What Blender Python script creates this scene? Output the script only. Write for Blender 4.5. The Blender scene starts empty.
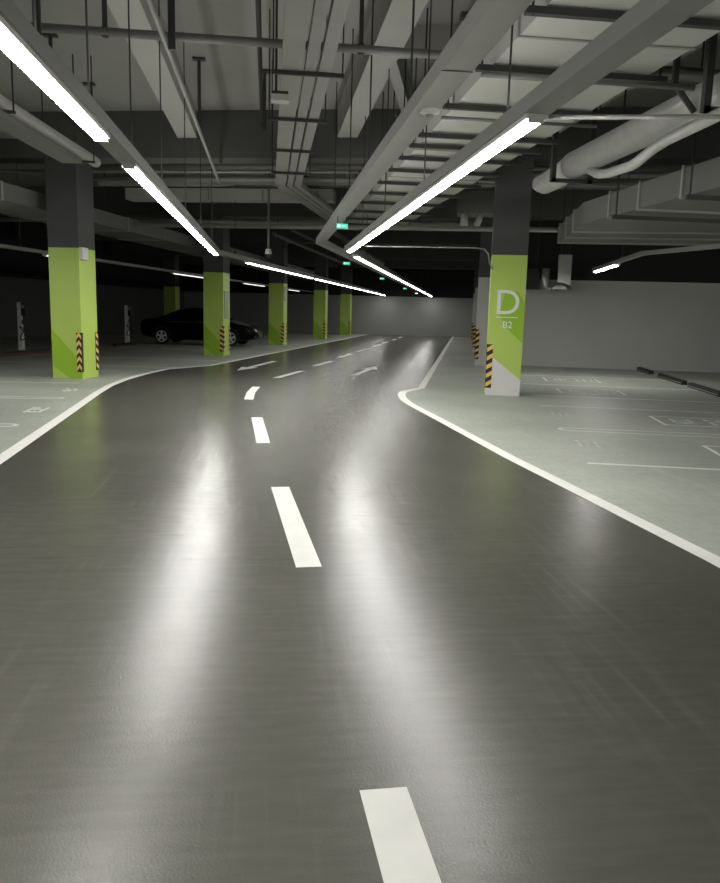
import bpy, math, random
from mathutils import Vector, Matrix
random.seed(7)
C = bpy.context.scene.collection
V = Vector
PI = math.pi
# ------------------------------------------------------------------ frames
CAM_H = 1.6
BA = math.radians(14.5)                      # the far half of the garage is turned 14.5 degrees to the right
BD = V((math.sin(BA), math.cos(BA), 0))      # along the far lane
BP = V((math.cos(BA), -math.sin(BA), 0))     # across the far lane, to the right
O = V((-4.0, 17.38, 0))                      # front right corner of the nearest left pillar
UP = V((0, 0, 1))
def W(u, v, z=0.0): return O + BP*u + BD*v + UP*z
XA, YA = V((1, 0, 0)), V((0, 1, 0))
ORD = ['first', 'second', 'third', 'fourth', 'fifth', 'sixth', 'seventh', 'eighth', 'ninth', 'tenth', 'eleventh', 'twelfth',
       'thirteenth', 'fourteenth', 'fifteenth', 'sixteenth', 'seventeenth', 'eighteenth', 'nineteenth', 'twentieth']
# ------------------------------------------------------------------ materials
def mat(name, col, rough=0.6, metal=0.0, noise=0.0, scale=3.0, bump=0.0, bscale=60.0, emit=None, estr=0.0, spec=0.5, coat=0.0):
    m = bpy.data.materials.new(name); m.use_nodes = True
    n, l = m.node_tree.nodes, m.node_tree.links
    b = n['Principled BSDF']
    b.inputs['Base Color'].default_value = (*col, 1); b.inputs['Roughness'].default_value = rough
    b.inputs['Metallic'].default_value = metal; b.inputs['Specular IOR Level'].default_value = spec
    b.inputs['Coat Weight'].default_value = coat
    tc = n.new('ShaderNodeTexCoord')
    if noise:
        t = n.new('ShaderNodeTexNoise'); t.inputs['Scale'].default_value = scale; t.inputs['Detail'].default_value = 5
        r = n.new('ShaderNodeMapRange'); r.inputs['From Min'].default_value = .25; r.inputs['From Max'].default_value = .75
        r.inputs['To Min'].default_value = 1-noise; r.inputs['To Max'].default_value = 1+noise
        mx = n.new('ShaderNodeMix'); mx.data_type = 'RGBA'; mx.blend_type = 'MULTIPLY'; mx.inputs['Factor'].default_value = 1
        mx.inputs['A'].default_value = (*col, 1)
        l.new(tc.outputs['Object'], t.inputs['Vector']); l.new(t.outputs['Fac'], r.inputs['Value'])
        l.new(r.outputs['Result'], mx.inputs['B']); l.new(mx.outputs['Result'], b.inputs['Base Color'])
    if bump:
        t2 = n.new('ShaderNodeTexNoise'); t2.inputs['Scale'].default_value = bscale; t2.inputs['Detail'].default_value = 3
        bp = n.new('ShaderNodeBump'); bp.inputs['Strength'].default_value = bump; bp.inputs['Distance'].default_value = .01
        l.new(tc.outputs['Object'], t2.inputs['Vector']); l.new(t2.outputs['Fac'], bp.inputs['Height']); l.new(bp.outputs['Normal'], b.inputs['Normal'])
    if emit:
        b.inputs['Emission Color'].default_value = (*emit, 1); b.inputs['Emission Strength'].default_value = estr
    return m

def floor_mat(name, col, rough, stretch, spec=.27, wear=1.2):
    """polished epoxy: fine orange peel, cloudy wear, faint tyre scuffs"""
    m = bpy.data.materials.new(name); m.use_nodes = True
    n, l = m.node_tree.nodes, m.node_tree.links
    b = n['Principled BSDF']
    tc = n.new('ShaderNodeTexCoord')
    def noise(scale, detail, sc=(1, 1, 1), dist=0.0):
        mp = n.new('ShaderNodeMapping'); mp.inputs['Scale'].default_value = sc
        t = n.new('ShaderNodeTexNoise'); t.inputs['Scale'].default_value = scale; t.inputs['Detail'].default_value = detail
        t.inputs['Distortion'].default_value = dist
        l.new(tc.outputs['Object'], mp.inputs['Vector']); l.new(mp.outputs['Vector'], t.inputs['Vector'])
        return t.outputs['Fac']
    def rng(v, a, b_, c, d):
        r = n.new('ShaderNodeMapRange'); r.inputs['From Min'].default_value = a; r.inputs['From Max'].default_value = b_
        r.inputs['To Min'].default_value = c; r.inputs['To Max'].default_value = d; l.new(v, r.inputs['Value']); return r.outputs['Result']
    def mul(a, b_):
        k = n.new('ShaderNodeMath'); k.operation = 'MULTIPLY'; l.new(a, k.inputs[0]); l.new(b_, k.inputs[1]); return k.outputs[0]
    cloud = rng(noise(.45, 5), .3, .7, .86, 1.14)
    fine = rng(noise(9, 6, stretch), .3, .7, .93, 1.07)
    scuff = rng(noise(3.0, 6, (2.4, .16, 1)), .58, .95, 1.0, 1.3)
    tyre = rng(mul(rng(noise(1.0, 3, (22, .55, 1), .35), .52, .70, 0, 1), rng(noise(.8, 2), .5, .62, 0, 1)), 0, 1, 1.0, wear)
    broom = rng(noise(1.0, 4, (1.1, 16, 1), .3), .3, .7, .95, 1.05)
    f = mul(mul(mul(cloud, fine), scuff), mul(tyre, broom))
    mx = n.new('ShaderNodeMix'); mx.data_type = 'RGBA'; mx.blend_type = 'MULTIPLY'; mx.inputs['Factor'].default_value = 1
    mx.inputs['A'].default_value = (*col, 1); l.new(f, mx.inputs['B']); l.new(mx.outputs['Result'], b.inputs['Base Color'])
    l.new(rng(noise(1.1, 4), .3, .7, rough-.018, rough+.018), b.inputs['Roughness'])
    b.inputs['Specular IOR Level'].default_value = spec
    bp = n.new('ShaderNodeBump'); bp.inputs['Strength'].default_value = .22; bp.inputs['Distance'].default_value = .004
    l.new(noise(110, 3), bp.inputs['Height']); l.new(bp.outputs['Normal'], b.inputs['Normal'])
    return m

M = dict(
    lane=floor_mat('lane_epoxy', (.095, .0945, .079), .25, (.6, 2.5, 1)),
    bay=floor_mat('bay_epoxy', (.37, .395, .345), .5, (2.5, .6, 1), wear=1.08),
    paint=mat('white_road_paint', (.70, .70, .66), .55, noise=.06, scale=6, spec=.25),
    dim_paint=mat('worn_road_paint', (.80, .81, .77), .55, noise=.12, scale=8),
    slab=mat('painted_slab', (.36, .36, .34), .9, noise=.07, scale=.8),
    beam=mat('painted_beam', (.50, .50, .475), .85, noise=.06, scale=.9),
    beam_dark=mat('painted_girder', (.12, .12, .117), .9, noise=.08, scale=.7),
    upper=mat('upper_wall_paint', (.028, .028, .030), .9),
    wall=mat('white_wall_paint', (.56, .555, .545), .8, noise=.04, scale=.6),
    col_dark=mat('pillar_grey_paint', (.10, .10, .102), .8, noise=.06, scale=1.2),
    green=mat('light_green_paint', (.47, .64, .125), .45, noise=.03, scale=2),
    green2=mat('deep_green_paint', (.31, .53, .03), .45),
    col_white=mat('pillar_white_paint', (.72, .71, .70), .5),
    letter=mat('white_lettering', (.82, .85, .76), .5),
    galv=mat('galvanised_steel', (.42, .42, .40), .45, .25, noise=.06, scale=2),
    duct=mat('duct_sheet', (.62, .62, .59), .5, .1, noise=.05, scale=1),
    duct_dark=mat('duct_sheet_grey', (.175, .175, .171), .55, .15, noise=.06, scale=1),
    strut=mat('strut_steel', (.07, .07, .068), .5, .3),
    rod=mat('threaded_rod', (.07, .07, .068), .5, .4),
    pipe=mat('painted_pipe', (.22, .22, .21), .45, .15),
    pipe2=mat('pale_painted_pipe', (.40, .40, .385), .45, .15),
    edge=mat('edge_line_paint', (.82, .82, .78), .55, noise=.05, scale=5, spec=.25),
    wrap=mat('foil_wrapped_pipe', (.68, .68, .66), .38, .2, noise=.08, scale=6, bump=.2, bscale=12),
    trunk=mat('trunking_steel', (.33, .33, .318), .42, .25),
    cable=mat('black_cable', (.02, .02, .021), .5),
    diff=mat('lit_diffuser', (.9, .9, .9), .4, emit=(1.0, .985, .94), estr=74),
    diff3=mat('lit_diffuser_bays', (.9, .9, .9), .4, emit=(1.0, .985, .94), estr=1.7),
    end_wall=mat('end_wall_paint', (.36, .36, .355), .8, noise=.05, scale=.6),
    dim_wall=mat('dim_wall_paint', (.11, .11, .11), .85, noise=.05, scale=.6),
    diff2=mat('lit_diffuser_far', (.9, .9, .9), .4, emit=(1.0, .985, .94), estr=23),
    black=mat('black_rubber', (.018, .018, .018), .6),
    yellow=mat('reflective_yellow', (.85, .58, .14), .4),
    exitg=mat('exit_green', (.02, .5, .3), .4, emit=(.05, .75, .48), estr=.75),
    exitw=mat('exit_white', (.7, .8, .75), .4, emit=(.6, .95, .8), estr=1.2),
    white_pl=mat('white_plastic', (.72, .72, .70), .4),
    grey_pl=mat('grey_plastic', (.30, .30, .30), .45),
    charger=mat('charger_white', (.80, .80, .78), .4),
    red=mat('red_band', (.30, .035, .03), .45),
    car=mat('black_car_paint', (.003, .003, .004), .3, spec=.12),
    glass=mat('dark_car_glass', (.003, .003, .004), .5, spec=.05),
    tyre=mat('tyre', (.012, .012, .012), .7),
    rim=mat('alloy_rim', (.80, .80, .81), .4, .3),
    lamp=mat('headlamp_lens', (.85, .86, .88), .15, .3),
    chrome=mat('chrome', (.65, .65, .66), .15, 1.0),
    plate=mat('number_plate', (.05, .08, .20), .4),
    steel=mat('bare_steel', (.68, .68, .66), .34, .75, noise=.05, scale=4),
    led=mat('status_led', (.8, .8, .8), .4, emit=(.8, .9, 1), estr=3),
    poster=mat('notice_grey', (.30, .34, .26), .4),
)
# ------------------------------------------------------------------ mesh builder
class MB:
    def __init__(s): s.v = []; s.f = []; s.m = []; s.mats = []
    def mi(s, k):
        if k not in s.mats: s.mats.append(k)
        return s.mats.index(k)
    def add(s, vs, fs, k):
        o = len(s.v); s.v += [V(p) for p in vs]; i = s.mi(k)
        for f in fs: s.f.append([o+q for q in f]); s.m.append(i)
        return s
    def obox(s, o, a, b, c, k):
        """parallelepiped: corner o and three edge vectors"""
        o, a, b, c = V(o), V(a), V(b), V(c)
        vs = [o, o+a, o+a+b, o+b, o+c, o+a+c, o+a+b+c, o+b+c]
        fs = [(3, 2, 1, 0), (4, 5, 6, 7), (0, 1, 5, 4), (1, 2, 6, 5), (2, 3, 7, 6), (3, 0, 4, 7)]
        if a.cross(b).dot(c) < 0: fs = [f[::-1] for f in fs]
        return s.add(vs, fs, k)
    def cbox(s, c, a, b, h, k):
        """box centred in plan on c, edge vectors a and b, from c.z up by h"""
        a, b = V(a), V(b); return s.obox(V(c)-a/2-b/2, a, b, UP*h, k)
    def tube(s, path, r, k, n=10, caps=True):
        path = [V(p) for p in path]; N = len(path); o = len(s.v); i = s.mi(k)
        ref = None
        for j, p in enumerate(path):
            d = (path[min(j+1, N-1)]-path[max(j-1, 0)]).normalized()
            if ref is None: ref = d.orthogonal().normalized()
            x = (ref - d*ref.dot(d)).normalized(); y = d.cross(x); ref = x
            rr = r[j] if isinstance(r, (list, tuple)) else r
            for q in range(n):
                a = 2*PI*q/n; s.v.append(p + (x*math.cos(a)+y*math.sin(a))*rr)
        for j in range(N-1):
            for q in range(n):
                q2 = (q+1) % n
                s.f.append([o+j*n+q, o+j*n+q2, o+(j+1)*n+q2, o+(j+1)*n+q]); s.m.append(i)
        if caps:
            s.f.append([o+q for q in range(n)][::-1]); s.m.append(i)
            s.f.append([o+(N-1)*n+q for q in range(n)]); s.m.append(i)
        return s
    def sweep(s, path, w, h, k, off=0.0, hollow=0.0):
        """rectangular channel swept along a plan polyline with mitred corners; path z is the underside"""
        path = [V(p) for p in path]; N = len(path); o = len(s.v); i = s.mi(k)
        for j, p in enumerate(path):
            d0 = (p-path[j-1]).normalized() if j else None
            d1 = (path[j+1]-p).normalized() if j < N-1 else None
            d = ((d0 or d1)+(d1 or d0)).normalized(); sd = d.cross(UP).normalized()
            cs = (d1 or d0).dot(d); sc = 1/max(cs, .4)
            for (x, z) in ((-w/2, 0), (w/2, 0), (w/2, h), (-w/2, h)):
                s.v.append(p+sd*((x+off)*sc)+UP*z)
        for j in range(N-1):
            for q in range(4):
                q2 = (q+1) % 4
                s.f.append([o+j*4+q, o+(j+1)*4+q, o+(j+1)*4+q2, o+j*4+q2]); s.m.append(i)
        s.f.append([o, o+1, o+2, o+3]); s.m.append(i)
        s.f.append([o+(N-1)*4+q for q in (3, 2, 1, 0)]); s.m.append(i)
        return s
    def poly(s, pts, k): return s.add(pts, [tuple(range(len(pts)))], k)
    def slabpoly(s, pts, h, k):
        """prism: polygon pts (counter-clockwise from above) raised by h"""
        n = len(pts); b = [V(p) for p in pts]; t = [p+UP*h for p in b]
        fs = [tuple(range(n))[::-1], tuple(range(n, 2*n))]+[(q, (q+1) % n, n+(q+1) % n, n+q) for q in range(n)]
        return s.add(b+t, fs, k)
    def build(s, name, parent=None, origin=None, smooth=False):
        """one mesh object; verts are given in world space"""
        if parent is not None: org = world_loc(parent); loc = V((0, 0, 0))
        else: org = V(origin) if origin is not None else V((0, 0, 0)); loc = org
        me = bpy.data.meshes.new(name); me.from_pydata([p-org for p in s.v], [], s.f)
        for k in s.mats: me.materials.append(M[k])
        me.polygons.foreach_set('material_index', s.m)
        if smooth:
            for p in me.polygons: p.use_smooth = len(p.vertices) == 4
        me.update(); me.validate()
        o = bpy.data.objects.new(name, me); C.objects.link(o); o.location = loc
        if parent is not None: o.parent = parent
        return o
def world_loc(o):
    p = V(o.location); q = o.parent
    while q is not None: p = p+V(q.location); q = q.parent
    return p
def tag(o, label=None, cat=None, group=None, kind=None):
    if label: o['label'] = label
    if cat: o['category'] = cat
    if group: o['group'] = group
    if kind: o['kind'] = kind
    return o
def thing(name, loc, label, cat, group=None):
    o = bpy.data.objects.new(name, None); o.empty_display_size = .2; C.objects.link(o); o.location = loc
    return tag(o, label, cat, group)
def copy_tree(o, parent=None):
    c = o.copy(); C.objects.link(c)
    if parent is not None: c.parent = parent
    for ch in [x for x in bpy.data.objects if x.parent == o]: copy_tree(ch, c)
    return c
def struct(o, label): return tag(o, label, None, None, 'structure')
def text_mesh(txt, size, origin, right, up, k, name, parent, depth=.006, off=0.0):
    cu = bpy.data.curves.new('t', 'FONT'); cu.body = txt; cu.size = size; cu.extrude = depth; cu.offset = off; cu.resolution_u = 6
    ob = bpy.data.objects.new('t', cu); C.objects.link(ob)
    me = bpy.data.meshes.new_from_object(ob.evaluated_get(bpy.context.evaluated_depsgraph_get()))
    bpy.data.objects.remove(ob); bpy.data.curves.remove(cu)
    right, up = V(right), V(up); nrm = right.cross(up); org = world_loc(parent)
    for v in me.vertices: v.co = V(origin)+right*v.co.x+up*v.co.y+nrm*v.co.z-org
    me.materials.clear(); me.materials.append(M[k])
    o = bpy.data.objects.new(name, me); C.objects.link(o); o.parent = parent
    return o

# ================================================================== SETTING
SLAB = 5.53; RT = SLAB-.001; PAINT = 2.78
YB = -9.0                                   # the garage goes on behind the camera to here
# lane edges (centres of the white lines), measured on the floor
LEFT = [(-1.95, YB), (-2.30, 0), (-2.52, 4), (-2.74, 8.2), (-2.93, 11.5), (-3.12, 14.6), (-3.17, 16.0), (-3.12, 17.3), (-2.93, 18.9), (-2.60, 20.6)]
LEFT += [tuple((W(1.13, v))[:2]) for v in (5.2, 12, 22, 32, 40.9)]
RIGHT = [(3.55, YB), (3.20, 0), (3.03, 4.7), (2.90, 6.6), (2.77, 8.4), (2.66, 11.0), (2.58, 12.6), (2.54, 13.5), (2.55, 14.2), (2.62, 14.9), (2.77, 15.6)]
RIGHT += [tuple((W(7.32, v))[:2]) for v in (.9, 6, 14, 24, 34, 40.9)]
def offset(path, d):
    out = []
    for j, p in enumerate(path):
        a, b = V(path[max(j-1, 0)]), V(path[min(j+1, len(path)-1)])
        t = (b-a).normalized(); out.append(V((p[0]+t.y*d, p[1]-t.x*d, 0)))
    return out
UL, UR, VB, VF = -13.0, 21.0, -28.0, 41.0   # room extent in the far frame
fl = MB()
lp, rp = [V((*p, 0)) for p in LEFT], [V((*p, 0)) for p in RIGHT]
def strip_faces(a, b, k):
    """triangulated band between polylines a (left) and b (right)"""
    i = j = 0
    while i < len(a)-1 or j < len(b)-1:
        if j == len(b)-1 or (i < len(a)-1 and (a[i+1]-lp[0]).length <= (b[j+1]-rp[0]).length):
            fl.add([a[i], b[j], a[i+1]], [(0, 1, 2)], k); i += 1
        else:
            fl.add([a[i], b[j], b[j+1]], [(0, 1, 2)], k); j += 1
strip_faces(lp, rp, 'lane')
lw = [W(UL, (p-O).dot(BD)) for p in lp]; rw = [W(UR, (p-O).dot(BD)) for p in rp]
strip_faces(lw, lp, 'bay'); strip_faces(rp, rw, 'bay')
floor = struct(fl.build('floor'), 'polished grey epoxy garage floor, dark lane between paler parking bays')

def ribbon(path, w, name, label, k='edge', z=.002):
    a, b = offset(path, -w/2), offset(path, w/2); m = MB()
    for j in range(len(path)-1):
        m.add([a[j]+UP*z, b[j]+UP*z, b[j+1]+UP*z, a[j+1]+UP*z], [(0, 1, 2, 3)], k)
    return tag(m.build(name, floor), label)
ribbon(LEFT, .15, 'lane_edge_line', 'white line along the left edge of the lane')
ribbon(RIGHT, .15, 'lane_edge_line', 'white line bending around the right edge of the lane')
# centre dashes: quads given by near centre, far centre and width
DASH = [((.40, 2.36), (.50, .10)), ((.268, 4.67), (.12, 6.92)), ((-.045, 9.29), (-.155, 11.54)), ((-.335, 13.88), (-.235, 16.22)),
        ((.20, 18.41), (.91, 20.70)), ((1.36, 22.70), (2.05, 25.05)), ((2.52, 27.2), (3.2, 29.6)), ((3.72, 31.75), (4.38, 34.1)),
        ((4.92, 36.3), (5.55, 38.6)), ((6.12, 40.9), (6.75, 43.2)), ((7.33, 45.5), (7.95, 47.8)), ((8.5, 50.1), (9.1, 52.4))]
DL = ['white lane dash nearest the camera, cut by the bottom of the photo'] + ['%s white lane dash from the camera' % w for w in ORD[1:12]]
for (p, q), lab in zip(DASH, DL):
    p, q = V((*p, 0)), V((*q, 0))
    if p.y > q.y: p, q = q, p
    d = (q-p).normalized(); s = V((d.y, -d.x, 0))*.082
    if p.y > 13 and p.y < 14:                                  # the dash in the bend is bowed
        mid = (p+q)/2 - V((.035, 0, 0)); pts = []
        m = MB(); a = [p, mid, q]
        for i in range(2):
            m.add([a[i]-s+UP*.002, a[i]+s+UP*.002, a[i+1]+s+UP*.002, a[i+1]-s+UP*.002], [(0, 1, 2, 3)], 'paint')
    else:
        m = MB().poly([p-s+UP*.002, p+s+UP*.002, q+s+UP*.002, q-s+UP*.002], 'paint')
    tag(m.build('lane_dash', floor), lab)
def arrow(tail, tip, label):
    tail, tip = V((*tail, 0)), V((*tip, 0)); d = (tip-tail).normalized(); s = V((d.y, -d.x, 0)); n = tip-d*1.25; z = UP*.002
    m = MB().add([tail-s*.085+z, tail+s*.085+z, n+s*.085+z, n-s*.085+z], [(0, 1, 2, 3)], 'paint').add([n-s*.24+z, n+s*.24+z, tip+z], [(0, 1, 2)], 'paint')
    tag(m.build('lane_arrow', floor), label)
arrow((.22, 24.5), (-.80, 20.5), 'white arrow pointing toward the camera in the left lane')
arrow((2.22, 19.65), (3.25, 23.0), 'white arrow pointing away from the camera in the right lane')

# bay markings on the right (far frame)
def rline(u0, u1, v, w, label, double=False, k='paint'):
    z = UP*.002; m = MB()
    if not double: m.poly([W(u0, v-w/2)+z, W(u1, v-w/2)+z, W(u1, v+w/2)+z, W(u0, v+w/2)+z], k)
    else:                                                      # long narrow loop with a rounded end
        g = .14
        for s in (-1, 1): m.poly([W(u0+g, v+s*g-w/2)+z, W(u1, v+s*g-w/2)+z, W(u1, v+s*g+w/2)+z, W(u0+g, v+s*g+w/2)+z], k)
        for q in range(6):
            a0, a1 = PI/2+PI*q/6, PI/2+PI*(q+1)/6
            ri, ro = g-w/2, g+w/2
            c = lambda a, r: W(u0+g+math.cos(a)*r, v+math.sin(a)*r)+z
            m.poly([c(a0, ri), c(a0, ro), c(a1, ro), c(a1, ri)], k)
    return tag(m.build('bay_line', floor), label)
for i, (v, w, dbl, k) in enumerate([(-7.1, .085, False, 'paint'), (-4.45, .06, True, 'paint'), (-1.5, .07, False, 'dim_paint'), (.35, .09, False, 'dim_paint'),
                                 (3.1, .10, False, 'dim_paint'), (5.9, .10, False, 'dim_paint'), (8.4, .10, False, 'dim_paint')]):
    lab = '%s bay line from the camera on the right' % ORD[i] + (', a long narrow loop' if dbl else '')
    rline(9.64, 14.6, v, w, lab, dbl, k)
def strokes(m, u0, v0, cols, cw, ch, k='dim_paint', seed=1):
    """blurred block characters, read by somebody entering the bay from the lane"""
    rnd = random.Random(seed); z = UP*.0022
    for c in range(cols):
        for (a, b, e, f) in rnd.sample([(0, 0, 1, .16), (0, .42, 1, .58), (0, .84, 1, 1), (0, 0, .18, 1), (.82, 0, 1, 1), (.41, 0, .59, 1)], 4):
            x0, x1 = v0+cw*(c+a*.8), v0+cw*(c+e*.8)
            m.poly([W(u0+ch*b, x0)+z, W(u0+ch*f, x0)+z, W(u0+ch*f, x1)+z, W(u0+ch*b, x1)+z], k)
def bay_box(u0, u1, v0, v1, label, seed):
    m = MB(); z = UP*.002; w = .06
    for (a, b, c, d) in ((u0, u0+w, v0, v1), (u1-w, u1, v0, v1), (u0, u1, v0, v0+w), (u0, u1, v1-w, v1)):
        m.poly([W(a, c)+z, W(b, c)+z, W(b, d)+z, W(a, d)+z], 'dim_paint')
    strokes(m, u0+.25, v0+.25, 3, (v1-v0-.5)/3, .32, 'dim_paint', seed); strokes(m, u0+.8, v0+.2, 4, (v1-v0-.4)/4, .45, 'dim_paint', seed+9)
    tag(m.build('bay_box', floor), label)
bay_box(11.33, 13.1, -3.5, -2.4, 'painted box with blurred characters in the second right bay', 3)
bay_box(11.33, 13.1, -6.5, -5.4, 'painted box cut by the right edge of the photo, nearest right bay', 4)
bay_box(10.3, 11.7, 1.1, 2.2, 'painted box with blurred characters just behind the lettered pillar', 5)
bay_box(10.3, 11.7, 4.2, 5.3, 'painted box with blurred characters nearest the right wall', 6)
m = MB(); strokes(m, 9.72, -5.95, 4, .13, .26, 'paint', 12); tag(m.build('bay_number', floor), 'small blurred white number at the mouth of the nearest right bay')
m = MB(); strokes(m, 9.72, -2.95, 4, .12, .26, 'paint', 13); tag(m.build('bay_number', floor), 'small blurred white number at the mouth of the second right bay')
# bay markings on the left (near frame)
def lline(x0, x1, y, label, double):
    z = UP*.002; m = MB(); w = .07; g = .11
    if double:
        for s in (-1, 1): m.poly([(x0, y+s*g-w/2, .002), (x1-g, y+s*g-w/2, .002), (x1-g, y+s*g+w/2, .002), (x0, y+s*g+w/2, .002)], 'paint')
        for q in range(6):
            a0, a1 = PI/2-PI*q/6, PI/2-PI*(q+1)/6
            c = lambda a, r: V((x1-g+math.cos(a)*r, y+math.sin(a)*r, .002))
            m.poly([c(a0, g-w/2), c(a1, g-w/2), c(a1, g+w/2), c(a0, g+w/2)], 'paint')
    else: m.poly([(x0, y-w/2, .002), (x1, y-w/2, .002), (x1, y+w/2, .002), (x0, y+w/2, .002)], 'paint')
    tag(m.build('bay_line', floor), label)
lline(-8.5, -3.30, 10.55, 'left bay line with a rounded end, nearest the camera', True)
lline(-8.5, -3.50, 13.72, 'left bay line with a rounded end in front of the nearest pillar', True)
lline(-8.5, -3.85, 16.45, 'thin left bay line just in front of the nearest pillar', False)
for (x, y, lab, sd) in [(-3.62, 11.85, 'blurred white bay number on the left nearest the camera', 21), (-3.85, 14.8, 'blurred white bay number on the left near the first pillar', 22)]:
    m = MB(); rnd = random.Random(sd)
    for c in range(4):
        for b in range(4):
            if rnd.random() < .75: m.poly([(x+b*.07, y+c*.15, .0022), (x+b*.07+.055, y+c*.15, .0022), (x+b*.07+.055, y+c*.15+.11, .0022), (x+b*.07, y+c*.15+.11, .0022)], 'dim_paint')
    tag(m.build('bay_number', floor), lab)
for i, v in enumerate((3.9, 7.2, 13.0, 16.0)):                  # far left bay lines
    m = MB().poly([W(-5.6, v-.05, .002), W(.7, v-.05, .002), W(.7, v+.05, .002), W(-5.6, v+.05, .002)], 'dim_paint')
    tag(m.build('bay_line', floor), '%s left bay line beyond the nearest pillar' % ORD[i])

# walls: pale paint up to PAINT, near-black above
def wall(name, u0, v0, u1, v1, label, t=.2, joints=(), k='wall'):
    a, b = W(u0, v0), W(u1, v1); d = (b-a); n = UP.cross(d.normalized())*t
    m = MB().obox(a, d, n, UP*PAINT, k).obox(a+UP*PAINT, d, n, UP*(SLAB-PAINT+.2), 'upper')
    for (f) in joints:
        p = a+d*f; m.obox(p-n*.02/t*.5, d.normalized()*.04, n*(-.01/t), UP*PAINT, 'beam_dark')
    return struct(m.build(name), label)
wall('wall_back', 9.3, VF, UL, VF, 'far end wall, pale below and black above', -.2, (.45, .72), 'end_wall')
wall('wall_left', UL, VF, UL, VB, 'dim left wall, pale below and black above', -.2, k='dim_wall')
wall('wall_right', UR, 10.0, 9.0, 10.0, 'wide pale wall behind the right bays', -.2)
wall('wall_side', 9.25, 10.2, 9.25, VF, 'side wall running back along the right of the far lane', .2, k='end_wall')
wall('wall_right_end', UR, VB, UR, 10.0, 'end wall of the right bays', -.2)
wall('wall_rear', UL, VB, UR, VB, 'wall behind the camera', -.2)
m = MB().obox(W(UL-.2, VB-.2, SLAB), BP*(UR-UL+.4), BD*(VF-VB+.4), UP*.25, 'slab'); struct(m.build('ceiling'), 'grey painted concrete ceiling slab')
# girders across the grid, beams between them
def beam(name, o, a, b, h, k, label): return struct(MB().obox(o, a, b, UP*h, k).build(name), label)
VC = [0.0, 9.7, 19.0, 28.5, 37.4]
for i, v in enumerate(VC):
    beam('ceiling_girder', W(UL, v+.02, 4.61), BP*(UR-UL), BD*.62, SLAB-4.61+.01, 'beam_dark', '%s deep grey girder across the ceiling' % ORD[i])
beam('ceiling_girder', W(UL, -9.5-10.4, 4.61), BP*(UR-UL), BD*.62, SLAB-4.61, 'beam_dark', 'deep girder behind the camera')
for (x0, x1, y1, lab) in [(-1.85, -1.46, 16.9, 'slanting pale ceiling beam left of the triple tray'), (1.34, 1.73, 16.0, 'slanting pale ceiling beam right of the triple tray'),
                          (-5.6, -5.2, 17.9, 'ceiling beam at the far left'), (5.0, 5.4, 15.1, 'ceiling beam above the right bays')]:
    y0 = -8.0
    beam('ceiling_beam', (x0, y0, 5.0), (x1-x0, 0, 0), (0, y1-y0, 0), .54, 'beam', lab)
beam('ceiling_beam', W(6.75, -4.35, 5.2), BP*3.4, BD*.3, .34, 'beam', 'short cross beam right of the slanting beam')
beam('ceiling_beam', W(6.87, -4.05, 5.2), BD*4.08, BP*.17, .34, 'beam', 'narrow ceiling beam running back to the first girder')
for i, u in enumerate((3.0, 6.2)):
    for j in range(2):
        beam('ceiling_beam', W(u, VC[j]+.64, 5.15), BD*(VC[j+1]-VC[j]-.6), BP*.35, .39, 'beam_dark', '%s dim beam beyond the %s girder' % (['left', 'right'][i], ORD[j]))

# ================================================================== PILLARS
PW, PD = .69, .74
def guard(root, at, a, b, z0, z1, arrows, name='corner_guard'):
    """rubber corner strip: flat wrap with yellow bands; at = corner, a/b = directions along both faces, away from the corner"""
    g = MB(); t = .012; w = .115; na = V(a).normalized(); nb = V(b).normalized()
    oa, ob = -nb*t, -na*t                               # outward normals of the two faces
    g.obox(at+ob+oa+UP*z0, na*(w+t), nb*t, UP*(z1-z0), 'black').obox(at+ob+UP*z0, nb*(.045 if arrows else w), na*t, UP*(z1-z0), 'black')
    nbd = 5; st = (z1-z0)/nbd; e = .002
    for (d, n_, L) in (((na, oa, w),) if arrows else ((na, oa, w), (nb, ob, w))):
        n1 = n_.normalized()*(t+e)
        for q in range(nbd):
            zb = z0+st*(q+.12)
            if arrows:
                c = at+d*(L*.5)+n1
                for sgn in (-1, 1):
                    p0, p1 = c+UP*(zb+.075), c+d*(sgn*L*.48)+UP*zb
                    quad = [p1, p0, p0+UP*.085, p1+UP*.085]
                    g.poly(quad, 'yellow')
            else:
                p0, p1 = at+n1+UP*zb, at+d*L+n1+UP*(zb+(.07 if d is na else -.0))
                g.poly([p0, p1, p1+UP*.085, p0+UP*.085], 'yellow')
    return g.build(name, root)
def pillar_shaft(root, u, v, w, d):
    MB().obox(W(u, v, 2.785), BP*w, BD*d, UP*(4.63-2.785), 'col_dark').build('shaft', root)
def green_pillar(n, v, label):
    du = (0, .07, -.06, .15, .26)[n]; W = lambda u, v_, z=0.0: globals()['W'](u+du, v_, z)
    root = thing('pillar', W(-PW/2, v+PD/2), label, 'pillar', 'green pillars along the left of the lane')
    m = MB().obox(W(-PW, v, 0), BP*PW, BD*PD, UP*2.785, 'green')
    e = -.003                                           # deep green diagonal band painted on the front face
    m.poly([W(-PW, v+e, .28), W(-.30, v+e, .003), W(0, v+e, .003), W(0, v+e, .36), W(-PW, v+e, 1.06)], 'green2')
    m.build('painted_band', root); pillar_shaft(root, -PW+du, v, PW, PD)
    guard(root, W(0, v), -BP, BD, .15, 1.0, n == 0)
    guard(root, W(0, v+PD), -BD, -BP, .15, 1.0, False)
    return root
GL = ['green painted pillar nearest on the left, with arrowed corner guards', 'green painted pillar in front of the black car',
      'green painted pillar just beyond the nose of the black car', 'fourth green pillar down the left side of the lane', 'farthest green pillar on the left, by the end wall']
PIL = [green_pillar(i, VC[i], GL[i]) for i in range(5)]
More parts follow.
